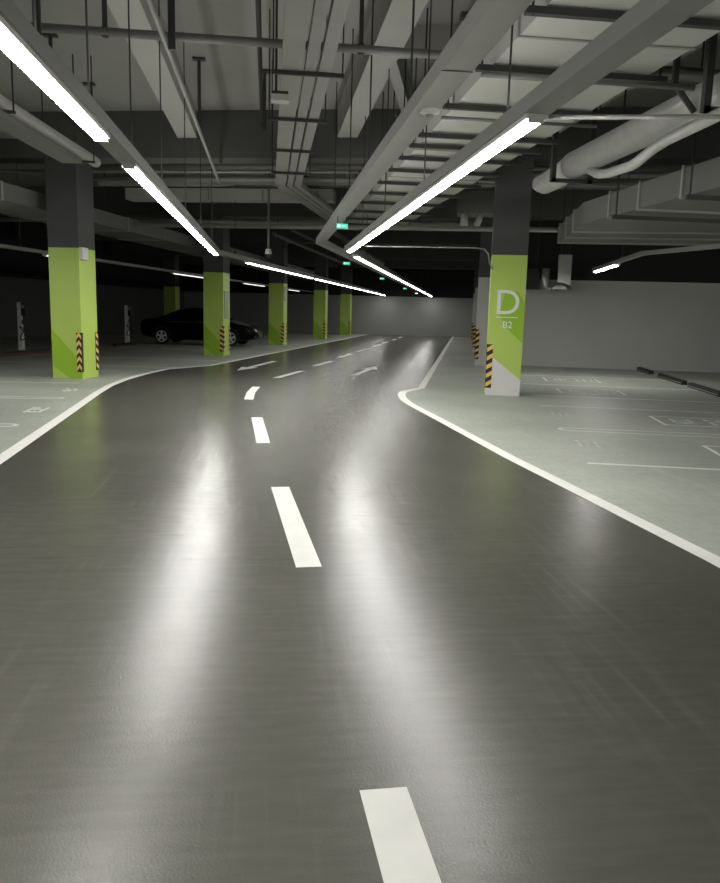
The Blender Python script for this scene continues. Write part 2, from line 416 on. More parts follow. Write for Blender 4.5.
# fittings on the pillars
root = PIL[0]
b = thing('emergency_light', W(.06, .15, 2.53), 'small white box fixed to the top of the nearest green pillar', 'emergency light')
MB().obox(W(.002, .02, 2.55), BP*.07, BD*.26, UP*.25, 'white_pl').build('housing', b)
MB().obox(W(.01, .04, 2.53), BP*.055, BD*.22, UP*.02, 'grey_pl').build('lens', b)
for i, (z0, z1, lab) in enumerate([(1.25, 2.15, 'grey notice board on the side of the pillar before the car'), (2.0, 2.6, 'small grey notice board on the third green pillar')]):
    v = VC[i+1]; p = thing('notice_board', W(.09-.13*i, v+.3, z0), lab, 'notice board')
    MB().obox(W(.072-.13*i, v+.10, z0), BP*.02, BD*.42, UP*(z1-z0), 'poster').build('panel', p)
    MB().obox(W(.072-.13*i, v+.07, z1), BP*.03, BD*.48, UP*.03, 'grey_pl').build('top_rail', p)
# lettered pillar on the right
UD = 8.67
root = thing('pillar', W(UD+PW/2, PD/2), 'green pillar lettered D B2 with a white foot, right of the lane', 'pillar')
m = MB().obox(W(UD, 0, 0), BP*PW, BD*PD, UP*2.785, 'green'); e = -.003
m.poly([W(UD, e, .003), W(UD+PW, e, .003), W(UD+PW, e, .33), W(UD+.14, e, .75), W(UD, e, .85)], 'col_white')
# long shadow of the lettering, a flat deep green shape
m.poly([W(UD+.20, e, 1.64), W(UD+.30, e, 1.45), W(UD+.36, e, 1.355), W(UD+PW, e, 1.06), W(UD+PW, e, 1.86), W(UD+.55, e, 2.08), W(UD+.30, e, 2.08)], 'green2')
m.build('painted_band', root); pillar_shaft(root, UD, 0, PW, PD)
guard(root, W(UD, 0), BP, BD, .15, 1.03, False)
tag(text_mesh('D', .69, W(UD+.095, -.006, 1.635), BP, UP, 'letter', 'lettering', root, .003), 'white letter D')
tag(MB().obox(W(UD+.14, -.006, 1.565), BP*.43, BD*.003, UP*.014, 'letter').build('rule_line', root), 'thin white rule under the letter')
tag(text_mesh('B2', .19, W(UD+.27, -.006, 1.36), BP, UP, 'letter', 'lettering', root, .003), 'white B2 lettering')
for i, (v, lab) in enumerate([(9.4, 'white pillar behind the lettered pillar, with a striped guard'), (18.8, 'thin white pillar second behind the lettered pillar'), (28.5, 'farthest striped pillar on the right of the lane')]):
    w = .95 if i == 0 else .55
    root = thing('pillar', W(8.55+w/2, v+.3), lab, 'pillar')
    MB().obox(W(8.55, v, 0), BP*w, BD*.58, UP*2.785, 'wall').build('painted_band', root); pillar_shaft(root, 8.55, v, w, .58)
    guard(root, W(8.55, v), BP, BD, .2, 1.15, False)
# a far pillar behind the car
root = thing('pillar', W(-9.2, 28.8), 'dim green pillar far behind the black car', 'pillar')
MB().obox(W(-9.56, 28.5, 0), BP*PW, BD*PD, UP*2.785, 'green').build('painted_band', root); pillar_shaft(root, -9.56, 28.5, PW, PD)

# ================================================================== LIGHT LINES
def joints_on(path, step):
    out = []
    for a, b in zip(path[:-1], path[1:]):
        L = (b-a).length; n = int(L/step)
        out += [a+(b-a)*((q+.5)/max(n, 1)) for q in range(n)]
    return out
def trunking(path, w, h, label, rods, k='trunk', name='cable_trunking', rod_top=SLAB, collar=True):
    root = thing(name, path[0], label, 'cable trunking')
    m = MB().sweep(path, w, h, k)
    m.build('channel', root)
    for p in joints_on(path, 2.44):
        pass
    for p in rods:
        r = MB().tube([p+UP*(h-.01), p+UP*(rod_top-p.z)], .008, 'rod', 6)
        if collar: r.cbox(p+UP*h, XA*.05, YA*.05, .06, 'strut')
        r.build('hanger_rod', root)
    return root
ZL = 2.80; ZT = 2.865
def light(a, b, label, k='diff', group='linear lights along the lane'):
    """linear luminaire under the trunking from a to b (plan points)"""
    a, b = V(a), V(b); d = (b-a).normalized(); s = V((d.y, -d.x, 0))
    root = thing('linear_light', V((a.x, a.y, ZL)), label, 'light', group)
    A, Bq = V((a.x, a.y, 0)), V((b.x, b.y, 0)); L = Bq-A
    MB().obox(A-s*.066+UP*(ZL+.035), L, s*.132, UP*.030, 'white_pl').build('housing', root)
    pr = []
    for (x, z) in ((-.046, .035), (-.046, .022), (-.036, .014), (.036, .014), (.046, .022), (.046, .035)): pr.append((x, z))
    m = MB(); n = len(pr)
    vs = [A+d*.02+s*x+UP*(ZL+z) for x, z in pr]+[Bq-d*.02+s*x+UP*(ZL+z) for x, z in pr]
    m.add(vs, [(q, q+n, q+1+n, q+1) for q in range(n-1)]+[tuple(range(n)), tuple(range(2*n-1, n-1, -1))], k)
    m.build('diffuser', root)
    for q in (A, Bq-d*.02): MB().obox(q-s*.05+UP*(ZL+.012), d*.02, s*.10, UP*.023, 'white_pl').build('end_cap', root)
    return root
XL, XR = -1.22, 1.68
LB = V((XL, 19.0, ZT)); RB = V((XR, 16.7, ZT))
xl = lambda y: XL-.0026*(19-y)
LP = [V((xl(-8), -8, ZT)), LB, LB+BD*38.5]; RP = [V((XR, -8, ZT)), RB, RB+BD*40]
trunking(LP, .17, .10, 'grey trunking carrying the left line of lights', [V((xl(y), y, ZT)) for y in (.6, 3.2, 4.65, 5.9, 7.6, 9.6, 12.2, 14.8, 17.6)]+[LB+BD*t for t in (1.5, 6, 12, 18, 24, 30)])
trunking(RP, .17, .10, 'grey trunking carrying the right line of lights', [V((XR, y, ZT)) for y in (2.4, 5.62, 8.6, 11.5, 14.2)]+[RB+BD*t for t in (3, 9, 15, 21, 27, 33)])
light((xl(-3.2), -3.2, 0), (xl(6.28), 6.28, 0), 'bright linear light at the upper left edge of the photo')
light((xl(7.42), 7.42, 0), (xl(18.75), 18.75, 0), 'bright linear light slanting down in front of the second pillar')
light((XR, 4.98, 0), (XR, 16.4, 0), 'longest bright linear light, right of centre')
P = lambda o, t: o+BD*t
for (t0, t1, lab) in [(2.5, 11.5, 'first light of the left far line, above the black car'), (12.1, 25.6, 'second light of the left far line'), (26.3, 38.3, 'last light of the left far line')]:
    light(P(LB, t0), P(LB, t1), lab, 'diff2')
for (t0, t1, lab) in [(1.0, 13.0, 'first light of the right far line, after the bend'), (13.6, 27.0, 'second light of the right far line'), (27.4, 39.8, 'last light of the right far line, ending by the wall')]:
    light(P(RB, t0), P(RB, t1), lab, 'diff2')
light((XR, -7.8, 0), (XR, -2.8, 0), 'added unseen linear light over the right of the lane, behind the camera')  # added light, lifts the pillar faces turned to the camera
# left bay line
SB = W(-2.65, -9, ZT)
trunking([SB, W(-2.65, 39, ZT)], .10, .08, 'thin trunking over the left bays behind the pillars', [W(-2.65, v, ZT) for v in (2.2, 6.4, 10.8, 15, 19, 24, 29)])
for (v0, v1, lab) in [(3.30, 3.52, 'short light glimpsed left of the nearest green pillar'), (4.9, 5.5, 'short light glimpsed right of the nearest green pillar'), (12.1, 15.8, 'dim linear light above the black car roof'),
                      (21.3, 25.4, 'dim linear light between the second and third pillars'), (31.0, 34.2, 'dim linear light right of the third pillar')]:
    light(W(-2.65, v0), W(-2.65, v1), lab, 'diff3')
light(W(-2.65, -7.6), W(-2.65, -1.6), 'added unseen linear light over the left bays, left of the frame')  # added outside the view to brighten the left bays
# right bay line
RQ = [W(16.5, -4.2, ZT+.02), W(12.9, -1.6, ZT+.02), W(11.65, .6, ZT), W(11.6, 6.3, ZT)]
trunking(RQ, .09, .08, 'bent thin trunking over the right bays', [W(11.63, 2.6, ZT), W(15, -3.1, ZT+.02)])
RX = [V((10.0, -6, ZT)), V((10.0, 9.5, ZT))]  # added row outside the view, its lights brighten the right bays and wall
trunking(RX, .10, .08, 'added unseen trunking over the right bays, right of the frame', [V((10.0, y, ZT)) for y in (-3, 1, 5, 8.5)])
light((10.0, -5, 0), (10.0, 1.5, 0), 'added unseen linear light over the right bays beside the camera')
light((10.0, 2.5, 0), (10.0, 9.0, 0), 'added unseen linear light over the right bays, right of the frame')
light(W(11.62, 3.0), W(11.6, 6.05), 'short linear light hanging over the right bays', 'diff')

# ================================================================== TRAYS
TZ = 4.18
root = thing('cable_tray', (0.4, 0, TZ), 'triple cable tray running overhead and bending right at the girder', 'cable tray')
for (x0, x1, nm) in [(.13, .35, 'wide tray'), (.383, .502, 'middle tray'), (.535, .67, 'right tray')]:
    x = (x0+x1)/2; y = 17.0-(x-.4)*math.tan(BA/2)
    a = V((x, y, TZ)); m = MB().sweep([V((x, -8, TZ)), a, a+BD*5.9], x1-x0, .10, 'galv')
    tag(m.build('tray_channel', root), nm+' of the triple cable tray')
for i, (x, y) in enumerate([(0.4, 4.2), (.4, 6.6), (.42, 9.0), (.38, 11.1), (.40, 13.2), (.42, 15.28)]):
    w = .80 if i < 3 else (.80 if i == 3 else .75)
    t = thing('tray_hanger', (x, y, TZ-.045), '%s strut hanger under the triple cable tray, counted from the camera' % ORD[i], 'tray hanger', 'strut hangers under the triple tray')
    MB().obox((x-w/2, y-.02, TZ-.045), (w, 0, 0), (0, .04, 0), UP*.043, 'strut').build('strut', t)
    for s in (-1, 1): MB().tube([(x+s*(w/2-.02), y, TZ-.04), (x+s*(w/2-.02), y, RT)], .009, 'rod', 6).build('hanger_rod', t)
# flat tray left of the right light line, carrying the exit signs
KB = V((1.165, 18.0, 3.1)); KP = [V((1.165, -8, 3.1)), KB, KB+BD*36]
root = thing('cable_tray', KP[0], 'long flat cable tray carrying the green exit signs', 'cable tray')
MB().sweep(KP, .19, .12, 'galv').build('tray_channel', root)
for y in (2.9, 4.5, 6.7, 9.4, 11.6, 14.2):
    r = MB().tube([(1.165, y, 3.2), (1.165, y, RT)], .010, 'rod', 6); r.cbox((1.165, y, 3.215), XA*.24, YA*.05, .03, 'strut'); r.build('hanger_rod', root)
MB().cbox((1.165, 5.02, 3.095), XA*.20, YA*.012, .002, 'strut').build('joint_plate', root)
t = thing('smoke_detector', (1.19, 5.98, 3.05), 'round white detector under the flat cable tray', 'smoke detector')
MB().tube([(1.19, 5.98, 3.1), (1.19, 5.98, 3.08), (1.19, 5.98, 3.065)], [.075, .075, .045], 'white_pl', 20).build('base', t)
MB().tube([(1.19, 5.98, 3.065), (1.19, 5.98, 3.05)], [.035, .028], 'grey_pl', 16).build('sensor', t)
# exit signs
def exit_sign(p, d, label, k='exitg'):
    d = V(d).normalized(); s = V((d.y, -d.x, 0)); t = thing('exit_sign', p, label, 'exit sign', 'exit signs under the flat tray')
    p = V(p)
    MB().obox(p-s*.10-d*.02, s*.20, d*.04, UP*.09, 'grey_pl').build('case', t)
    f = MB().obox(p-s*.09-d*.026+UP*.010, s*.18, d*.006, UP*.07, k)
    # white running figure strokes and arrow as small raised shapes
    q = p-d*.028+UP*.012
    f.obox(q-s*.07+UP*.015, s*.04, d*.001, UP*.04, 'exitw').obox(q-s*.01+UP*.03, s*.07, d*.001, UP*.012, 'exitw')
    f.build('face', t)
    for x in (-.07, .07): MB().tube([p+s*x+UP*.09, p+s*x+UP*(3.1-p.z)], .006, 'rod', 6).build('hanger_rod', t)
exit_sign((1.165, 12.66, 2.90), YA, 'largest lit green sign under the bend of the cable tray')
for (tt, lab) in [(4.0, 'second lit green sign, just past the bend'), (13.2, 'third lit green sign down the far lane'), (24.8, 'fourth lit green sign down the far lane')]:
    exit_sign(KB+BD*tt-UP*.22, BD, lab)
exit_sign(KB+BD*34.5-UP*.22, BD, 'farthest lit sign, almost white', 'exitw')

# ================================================================== WIDE DUCT + TRAPEZE
root = thing('air_duct', (2.95, 0, 4.0), 'wide pale rectangular duct overhead, right of the lane', 'air duct')
MB().obox((2.15, -8, 4.0), (1.60, 0, 0), (0, 30.0, 0), UP*.33, 'duct').build('duct_body', root)
for y in [4.55+2.4*q for q in range(8)]:
    MB().obox((2.13, y, 3.985), (1.64, 0, 0), (0, .035, 0), UP*.35, 'galv').build('flange', root)
ys = [3.05, 4.7, 6.3, 7.76, 9.19, 10.67, 11.35, 12.25, 13.3, 14.6, 15.9, 17.3, 18.8, 20.3, 21.6]
for i, y in enumerate(ys):
    t = thing('duct_hanger', (2.95, y, 3.9), '%s dark strut hanger under the wide duct, counted from the camera' % ORD[i], 'duct hanger', 'strut hangers under the wide duct')
    MB().obox((1.98, y-.04, 3.928), (1.94, 0, 0), (0, .07, 0), UP*.055, 'strut').build('strut', t)
    for x in (2.04, 3.86): MB().tube([(x, y, 3.92), (x, y, RT)], .011, 'rod', 6).build('hanger_rod', t)
# conduits lying on the struts beside the duct
for i, (y, x0, x1, r, z, lab) in enumerate([(7.62, 2.0, 4.15, .028, 3.86, 'pipe crossing just under the wide duct'), (9.35, 2.0, 3.9, .02, 3.87, 'second thin pipe crossing under the wide duct')]):
    tag(MB().tube([(x0, y, z), (x1, y, z)], r, 'pipe', 10).build('conduit', origin=(x0, y, z), smooth=True), lab, 'pipe')
# fan-coil bits beyond the duct, by the lettered pillar
t = thing('fan_unit', W(8.2, 5, 3.9), 'dark ceiling fan unit with short elbows beside the lettered pillar', 'fan unit')
MB().obox(W(7.85, 4.6, 4.15), BP*1.0, BD*.9, UP*.55, 'duct_dark').build('casing', t)
MB().tube([W(8.05, 4.9, 4.2), W(8.05, 4.8, 4.0), W(8.05, 4.8, 3.85)], .10, 'wrap', 12).build('elbow', t, smooth=True)
MB().tube([W(8.45, 4.9, 4.2), W(8.42, 4.8, 4.0), W(8.36, 4.8, 3.85)], .08, 'wrap', 12).build('elbow', t, smooth=True)
for s in (7.95, 8.75): MB().tube([W(s, 5, 4.7), W(s, 5, RT)], .012, 'rod', 6).build('hanger_rod', t)

# ================================================================== PIPES NEAR
def pipe(path, r, k, label, cat='pipe', name='pipe', n=12): return tag(MB().tube(path, r, k, n).build(name, origin=path[0], smooth=True), label, cat)
pipe([V((-5, 8.86, 4.40)), V((6.4, 8.86, 4.40))], .045, 'pipe', 'grey pipe crossing the whole ceiling above the trays')
pipe([V((-1.04, -8, 4.22)), V((-1.04, 17.2, 4.22))], .028, 'galv', 'thin pale conduit slanting down left of the triple tray', 'conduit', 'conduit')
pipe([V((-.14, -2, 5.22)), V((-.14, 16.3, 5.22))], .035, 'strut', 'thin dark conduit close under the slab', 'conduit', 'conduit')
pipe([W(8.72, -10.09, 2.96), W(16, -10.0, 2.96)], .016, 'galv', 'thin straight conduit from the front of the long light to the right', 'conduit', 'conduit')
pipe([W(6.2, -.62, 2.86), W(8.35, -.62, 2.86), W(8.5, -.6, 2.84), W(8.58, -.45, 2.76), W(8.62, -.1, 2.62), W(8.69, -.013, 2.5)], .013, 'galv', 'thin bent conduit from the long light to the lettered pillar', 'conduit', 'conduit')
# pipe + boxed tray at the left, with saddle
px = lambda y: -3.25+(y-10.36)*.083
root = thing('water_pipe', (px(9), 9, 4.0), 'grey pipe at the upper left, ending by the nearest pillar', 'pipe')
MB().tube([(px(-2), -2, 4.0), (px(14.2), 14.2, 4.0)], .085, 'wrap', 16).build('pipe_body', root, smooth=True)
for y in (7.4, 10.4, 13.6):
    x = px(y)
    m = MB().obox((x-.16, y-.03, 3.885), (.32, 0, 0), (0, .06, 0), UP*.03, 'strut').tube([(x-.14, y, 3.9), (x-.14, y, RT)], .012, 'rod', 6).tube([(x+.14, y, 3.9), (x+.14, y, RT)], .012, 'rod', 6)
    m.build('saddle', root)
root = thing('cable_tray', (px(9)-.1, 9, 3.8), 'flat tray below the grey pipe at the upper left', 'cable tray')
MB().sweep([(px(-2)-.08, -2, 3.80), (px(13.2)-.08, 13.2, 3.80)], .32, .075, 'duct_dark').build('tray_channel', root)
for y in (6, 9, 12.4): MB().tube([(px(y)-.22, y, 3.87), (px(y)-.22, y, RT)], .010, 'rod', 6).build('hanger_rod', root)
# round insulated duct on the right
root = thing('round_duct', (4.42, 9, 3.82), 'fat pale round duct overhead at the right', 'round duct')
MB().tube([V((4.38, 3.5, 3.80)), V((4.38, 7, 3.80)), V((4.42, 11.35, 3.80))], .185, 'wrap', 20).build('pipe_body', root, smooth=True)
MB().tube([V((4.42, 11.35, 3.80)), V((4.46, 11.6, 3.79)), V((4.50, 12.3, 3.77)), V((4.56, 12.9, 3.79)), V((4.60, 13.2, 3.84)), V((4.63, 13.35, 3.92))], [.18, .18, .175, .17, .15, .10], 'wrap', 20).build('elbow', root, smooth=True)
MB().tube([V((4.38, 6.55, 3.80)), V((4.38, 6.62, 3.80))], .215, 'galv', 20).build('flange', root, smooth=True)
for y, w in ((7.25, .30), (11.3, .28)):
    m = MB()
    m.obox((4.40-w-.03, y, 3.55), (2*w+.06, 0, 0), (0, .07, 0), UP*.05, 'strut')
    for s in (-1, 1): m.obox((4.40+s*w-.035, y, 3.55), (.07, 0, 0), (0, .07, 0), UP*(SLAB-3.55), 'strut')
    m.build('pipe_hanger', root)
pipe([V((4.10, 6.3, 3.50)), V((4.22, 8.2, 3.50)), V((4.26, 8.55, 3.49)), V((4.25, 8.75, 3.44)), V((4.25, 8.95, 3.40)), V((4.30, 9.2, 3.41)), V((4.42, 10.1, 3.48)), V((4.42, 10.4, 3.52)), V((4.38, 10.6, 3.6))], .06, 'wrap',
     'thin wrapped pipe with a kink below the fat round duct', n=14)
pipe([V((3.95, 8.62, 4.28)), V((9.5, 8.62, 4.28))], .055, 'pipe', 'horizontal pipe at the upper right behind the pipe hanger')
t = thing('pipe_bracket', (4.05, 7.7, 3.8), 'bent steel bracket at the end of the duct strut, upper right', 'bracket')
MB().obox((3.95, 7.65, 3.90), (.05, 0, 0), (0, .05, 0), UP*.42, 'strut').build('post', t)
MB().tube([(3.98, 7.68, 3.90), (4.22, 7.7, 3.66)], .03, 'strut', 6).build('brace', t)
# low rectangular duct on the right, bending into the far frame
root = thing('air_duct', (6.5, 10, 3.2), 'low ribbed rectangular duct at the right edge', 'air duct')
eb = V((5.38, 13.2, 3.2)); wd = 3.4
c0, c1 = V((5.38+wd/2, -8, 3.2)), V((5.38+wd/2, 13.2-math.tan(BA/2)*wd/2, 3.2))
dp = [c0, c1, c1+BD*3.6]
MB().sweep(dp, wd, .36, 'duct_dark').build('duct_body', root)
for y in [6.3, 7.5, 8.7, 9.9, 11.1, 12.1]:
    MB().obox((5.35, y, 3.17), (wd+.06, 0, 0), (0, .045, 0), UP*.42, 'galv').build('flange', root)
for tt in (.9, 2.0, 3.1):
    p = c1+BD*tt; MB().obox(p-BP*(wd/2+.03)-UP*.03, BP*(wd+.06), BD*.045, UP*.42, 'galv').build('flange', root)
for i, y in enumerate((7.1, 9.5, 11.6)):
    t = thing('duct_hanger', (7, y, 3.1), '%s strut hanger under the low right duct' % ORD[i], 'duct hanger', 'strut hangers under the low duct')
    MB().obox((5.2, y-.03, 3.10), (wd+.35, 0, 0), (0, .06, 0), UP*.06, 'strut').build('strut', t)
    for x in (5.25, 5.38+wd+.1): MB().tube([(x, y, 3.12), (x, y, RT)], .014, 'rod', 6).build('hanger_rod', t)

# ceiling anchors, detector box, camera
for i, (x, y, L, lab) in enumerate([(-3.22, 12.68, .95, 'T-shaped ceiling anchor rod nearest the left edge'), (-3.22, 15.2, .75, 'second T-shaped ceiling anchor rod, near the first girder'),
                                    (-1.12, 13.36, 1.25, 'T-shaped ceiling anchor rod right of the thin conduit'), (-.08, 13.77, .95, 'T-shaped ceiling anchor rod left of the triple tray')]):
    t = thing('ceiling_anchor', (x, y, SLAB), lab, 'ceiling anchor', 'T-shaped ceiling anchors')
    MB().cbox((x, y, SLAB-.035), XA*.20, YA*.12, .036, 'strut').build('plate', t)
    MB().tube([(x, y, SLAB-.03), (x, y, SLAB-L)], .028, 'strut', 8).build('rod', t)
for (x, y, z, w, lab) in [(-1.70, 8.86, 4.36, .05, 'short dark strap holding the ceiling pipe by the slanting beam'), (.98, 8.86, 4.36, .045, 'dark strap holding the ceiling pipe right of the triple tray')]:
    t = thing('pipe_clip', (x, y, z), lab, 'pipe hanger')
    MB().obox((x-w/2, y-.012, z+.085), (w, 0, 0), (0, .024, 0), UP*((5.0 if x < 0 else RT)-z-.085), 'strut').build('strap', t)
    MB().tube([(x, y-.02, z+.04), (x, y+.02, z+.04)], .058, 'strut', 12).build('clamp', t)
for (x, y, z, lab) in [(-.98, 8.5, 4.16, 'thick dark ceiling post in front of the pale conduit'), (-2.2, 8.2, 4.1, 'thick dark ceiling post above the upper left light')]:
    t = thing('ceiling_post', (x, y, z), lab, 'ceiling post')
    MB().obox((x-.035, y-.02, z), (.07, 0, 0), (0, .04, 0), UP*(RT-z-.02), 'strut').build('post', t)
    MB().cbox((x, y, RT-.02), XA*.16, YA*.1, .02, 'strut').build('plate', t)
t = thing('beam_detector', (.13, 9.3, 3.93), 'small white box hanging beside the triple cable tray', 'detector')
MB().obox((.02, 9.25, 3.93), (.20, 0, 0), (0, .16, 0), UP*.07, 'white_pl').build('housing', t)
MB().obox((.03, 9.26, 4.0), (.18, 0, 0), (0, .14, 0), UP*.035, 'rod').build('mount', t)
MB().tube([(.075, 9.34, 4.03), (.075, 9.34, RT)], .014, 'rod', 8).build('hanger_rod', t)
t = thing('sprinkler', (1.9, 7.7, 4.3), 'small sprinkler on a bent arm near the top centre', 'sprinkler')
MB().tube([(1.55, 7.9, SLAB), (1.55, 7.9, 4.85), (1.62, 7.9, 4.80), (1.8, 7.9, 4.80)], .022, 'rod', 8).build('arm', t)
MB().tube([(1.76, 7.9, 4.80), (1.76, 7.9, 4.66), (1.76, 7.9, 4.64)], [.02, .045, .02], 'white_pl', 12).build('head', t)
t = thing('security_camera', (0, 19.4, 2.81), 'small security camera on a long pole hanging from the ceiling', 'security camera')
MB().tube([(0, 19.4, 3.02), (0, 19.4, RT)], .028, 'pipe', 10).build('pole', t)
MB().tube([(0, 19.4, 3.05), (0, 19.4, 2.97), (0, 19.4, 2.93)], [.06, .085, .085], 'white_pl', 16).build('mount', t)
MB().tube([(0, 19.4, 2.93), (0, 19.4, 2.87), (0, 19.4, 2.83)], [.075, .06, .02], 'cable', 16).build('dome', t)

# ================================================================== SERVICES BEYOND THE FIRST GIRDER
def run(u0, u1, v, z, r, k, lab, jog=None):
    pts = [W(u0, v, z), W(u1, v, z)]
    return pipe(pts, r, k, lab)
run(-.6, 13.2, 2.0, 4.80, .07, 'pipe2', 'upper grey pipe running behind the first girder')
run(-.6, 13.2, 1.85, 4.50, .05, 'pipe2', 'second pipe running behind the first girder')
run(-12, 13.2, 1.6, 4.62, .035, 'galv', 'thin pale pipe just behind the first girder')
root = thing('cable_tray', W(0, 2.1, 4.32), 'cross cable tray with a step, behind the first girder', 'cable tray')
MB().sweep([W(-.6, 2.3, 4.42), W(2.35, 2.3, 4.42), W(2.65, 2.6, 4.50), W(13.2, 2.6, 4.50)], .20, .09, 'galv').build('tray_channel', root)
for u in (.3, 3.4, 6.6, 9.8): MB().tube([W(u, 2.3 if u < 2 else 2.6, 4.50), W(u, 2.3, RT)], .012, 'rod', 6).build('hanger_rod', root)
root = thing('air_duct', W(2, 3.7, 4.3), 'grey cross duct behind the first girder', 'air duct')
MB().obox(W(-.6, 3.7, 4.30), BP*5.4, BD*.5, UP*.28, 'duct').build('duct_body', root)
for u in (.2, 1.6, 3.0, 4.4): MB().obox(W(u, 3.68, 4.285), BP*.04, BD*.54, UP*.31, 'galv').build('flange', root)
run(-.6, 13.2, 4.2, 3.72, .06, 'pipe2', 'low cross pipe behind the grey cross duct')
run(-12, 8.5, 8.6, 4.30, .07, 'pipe2', 'cross pipe in front of the second girder')
for i, (u, z, r) in enumerate([(1.6, 4.15, .07), (2.2, 4.30, .05), (3.6, 4.25, .09)]):
    pipe([W(u, 10.5, z), W(u, 27, z)], r, 'pipe', '%s dim pipe running back above the far lane, from the left' % ORD[i])
# ducts over the left bays
root = thing('air_duct', W(-1.7, 0, 3.6), 'dim rectangular duct over the left bays behind the pillars', 'air duct')
MB().obox(W(-2.4, -9, 3.6), BP*1.45, BD*44, UP*.34, 'duct_dark').build('duct_body', root)
for v in (-3, -1.2, 2.0, 4.6, 7.2, 11.2, 13.8): MB().obox(W(-2.42, v, 3.585), BP*1.49, BD*.04, UP*.37, 'galv').build('flange', root)
for v in (-2.4, 3.4, 9): MB().tube([W(-1.0, v, 3.9), W(-1.0, v, RT)], .014, 'rod', 6).build('hanger_rod', root)
pipe([W(-3.6, -6, 4.2), W(-3.6, 30, 4.2)], .09, 'pipe', 'dim thick pipe high over the left bays')

# ================================================================== WHEEL STOPS, CHARGERS, CABINET, JET FAN
def wheel_stop(u, v0, v1, label, red, grp):
    t = thing('wheel_stop', W(u, (v0+v1)/2), label, 'wheel stop', grp)
    pr = [(-.075, .0), (-.06, .10), (-.03, .115), (.03, .115), (.06, .10), (.075, 0)]; n = len(pr)
    vs = [W(u+x, v0, z+.001) for x, z in pr]+[W(u+x, v1, z+.001) for x, z in pr]
    m = MB().add(vs, [(q, q+1, q+1+n, q+n) for q in range(n-1)]+[tuple(range(n))[::-1], tuple(range(n, 2*n)), (0, n, 2*n-1, n-1)], 'black')
    m.build('rail', t)
    k = 'red' if red else 'yellow'; L = v1-v0
    b = MB()
    if red:
        b.obox(W(u+.066, v0+.05, .035), BP*.012, BD*(L-.1), UP*.018, 'red')
    else:
        b.obox(W(u-.080, v0+.05, .03), BP*.012, BD*(L-.1), UP*.014, 'grey_pl')
    b.build('reflective_strip', t)
for (a, b, lab) in [(8.05, 9.75, 'black wheel stop against the right wall'), (4.5, 7.0, 'middle black wheel stop in the right bays'), (1.6, 3.95, 'black wheel stop at the right edge of the photo')]:
    wheel_stop(13.75, a, b, lab, False, 'wheel stops in the right bays')
wheel_stop(-5.55, 5.3, 8.5, 'long red and black wheel stop at the left edge', True, 'wheel stops in the left bays')
wheel_stop(-5.55, 13.3, 15.0, 'dark wheel stop behind the black car', True, 'wheel stops in the left bays')
def charger(u, v, label):
    t = thing('charging_post', W(u, v), label, 'charging post', 'charging posts in the left bays')
    vs = []
    MB().obox(W(u-.14, v-.10), BP*.28, BD*.20, UP*.03, 'grey_pl').build('base', t)
    m = MB(); w0, w1 = .075, .065
    lo = [W(u-w0, v-.07, .03), W(u+w0, v-.07, .03), W(u+w0, v+.07, .03), W(u-w0, v+.07, .03)]
    hi = [W(u-w1, v-.06, 1.62), W(u+w1, v-.06, 1.62), W(u+w1, v+.06, 1.58), W(u-w1, v+.06, 1.58)]
    m.add(lo+hi, [(3, 2, 1, 0), (4, 5, 6, 7), (0, 1, 5, 4), (1, 2, 6, 5), (2, 3, 7, 6), (3, 0, 4, 7)], 'charger').build('post', t)
    MB().obox(W(u+.09, v-.09, 1.18), BP*.14, BD*.17, UP*.42, 'cable').build('charger_head', t)
    MB().obox(W(u+.10, v-.094, 1.42), BP*.11, BD*.004, UP*.12, 'grey_pl').build('screen', t)
    pts = []
    for q in range(26):
        a = q/25*2*PI*1.75; pts.append(W(u+.14+.11*math.cos(a+1.2), v-.10-.01*q/25, .75-.30*math.sin(a*.5+.2)-.012*q))
    pts = [W(u+.16, v-.10, 1.2)]+pts
    MB().tube(pts, .016, 'cable', 8).build('cable', t, smooth=True)
    MB().tube([W(u+.15, v-.11, 1.05), W(u+.15, v-.13, .9)], .03, 'cable', 8).build('plug', t)
charger(-6.72, 8.75, 'white charging post left of the nearest green pillar')
charger(-5.95, 15.4, 'white charging post behind the tail of the black car')
t = thing('electric_cabinet', W(-12.9, 25.0, 1.2), 'dark wall cabinet with a tiny light on the left wall', 'cabinet')
MB().obox(W(-12.97, 24.2, .9), BP*.3, BD*2.0, UP*1.3, 'upper').build('case', t)
MB().obox(W(-12.66, 24.9, 2.02), BP*.01, BD*.12, UP*.08, 'led').build('status_lamp', t)
# ceiling jet fan with a curved steel hood
t = thing('jet_fan', W(10.9, 9.2, 2.45), 'shiny curved jet fan outlet on a steel duct by the right wall', 'fan')
MB().obox(W(10.98, 9.30, 2.62), BP*.40, BD*.22, UP*.90, 'steel').build('duct_drop', t)
MB().obox(W(9.7, 9.35, 2.46), BP*.74, BD*.5, UP*.62, 'black').build('inlet_box', t)
hood = MB(); n = 14
for q in range(n):
    a0, a1 = PI*q/n, PI*(q+1)/n
    for (r0, v0, r1, v1) in ((.44, 9.30, .39, 8.98), (.39, 8.98, .22, 8.82)):
        f = lambda a, r, v: W(11.0+math.cos(a)*r, v, 2.45+math.sin(a)*r*.52)
        hood.add([f(a0, r0, v0), f(a1, r0, v0), f(a1, r1, v1), f(a0, r1, v1)], [(0, 1, 2, 3)], 'steel')
    hood.add([W(11.0+math.cos(a0)*.22, 8.82, 2.45+math.sin(a0)*.115), W(11.0+math.cos(a1)*.22, 8.82, 2.45+math.sin(a1)*.115), W(11.0, 8.80, 2.45)], [(0, 1, 2)], 'steel')
hood.build('hood', t)
MB().tube([W(10.62, 9.30, 3.08), W(10.60, 9.28, 2.75), W(10.66, 9.22, 2.55), W(10.82, 9.15, 2.50)], [.13, .13, .12, .10], 'steel', 14).build('elbow', t, smooth=True)
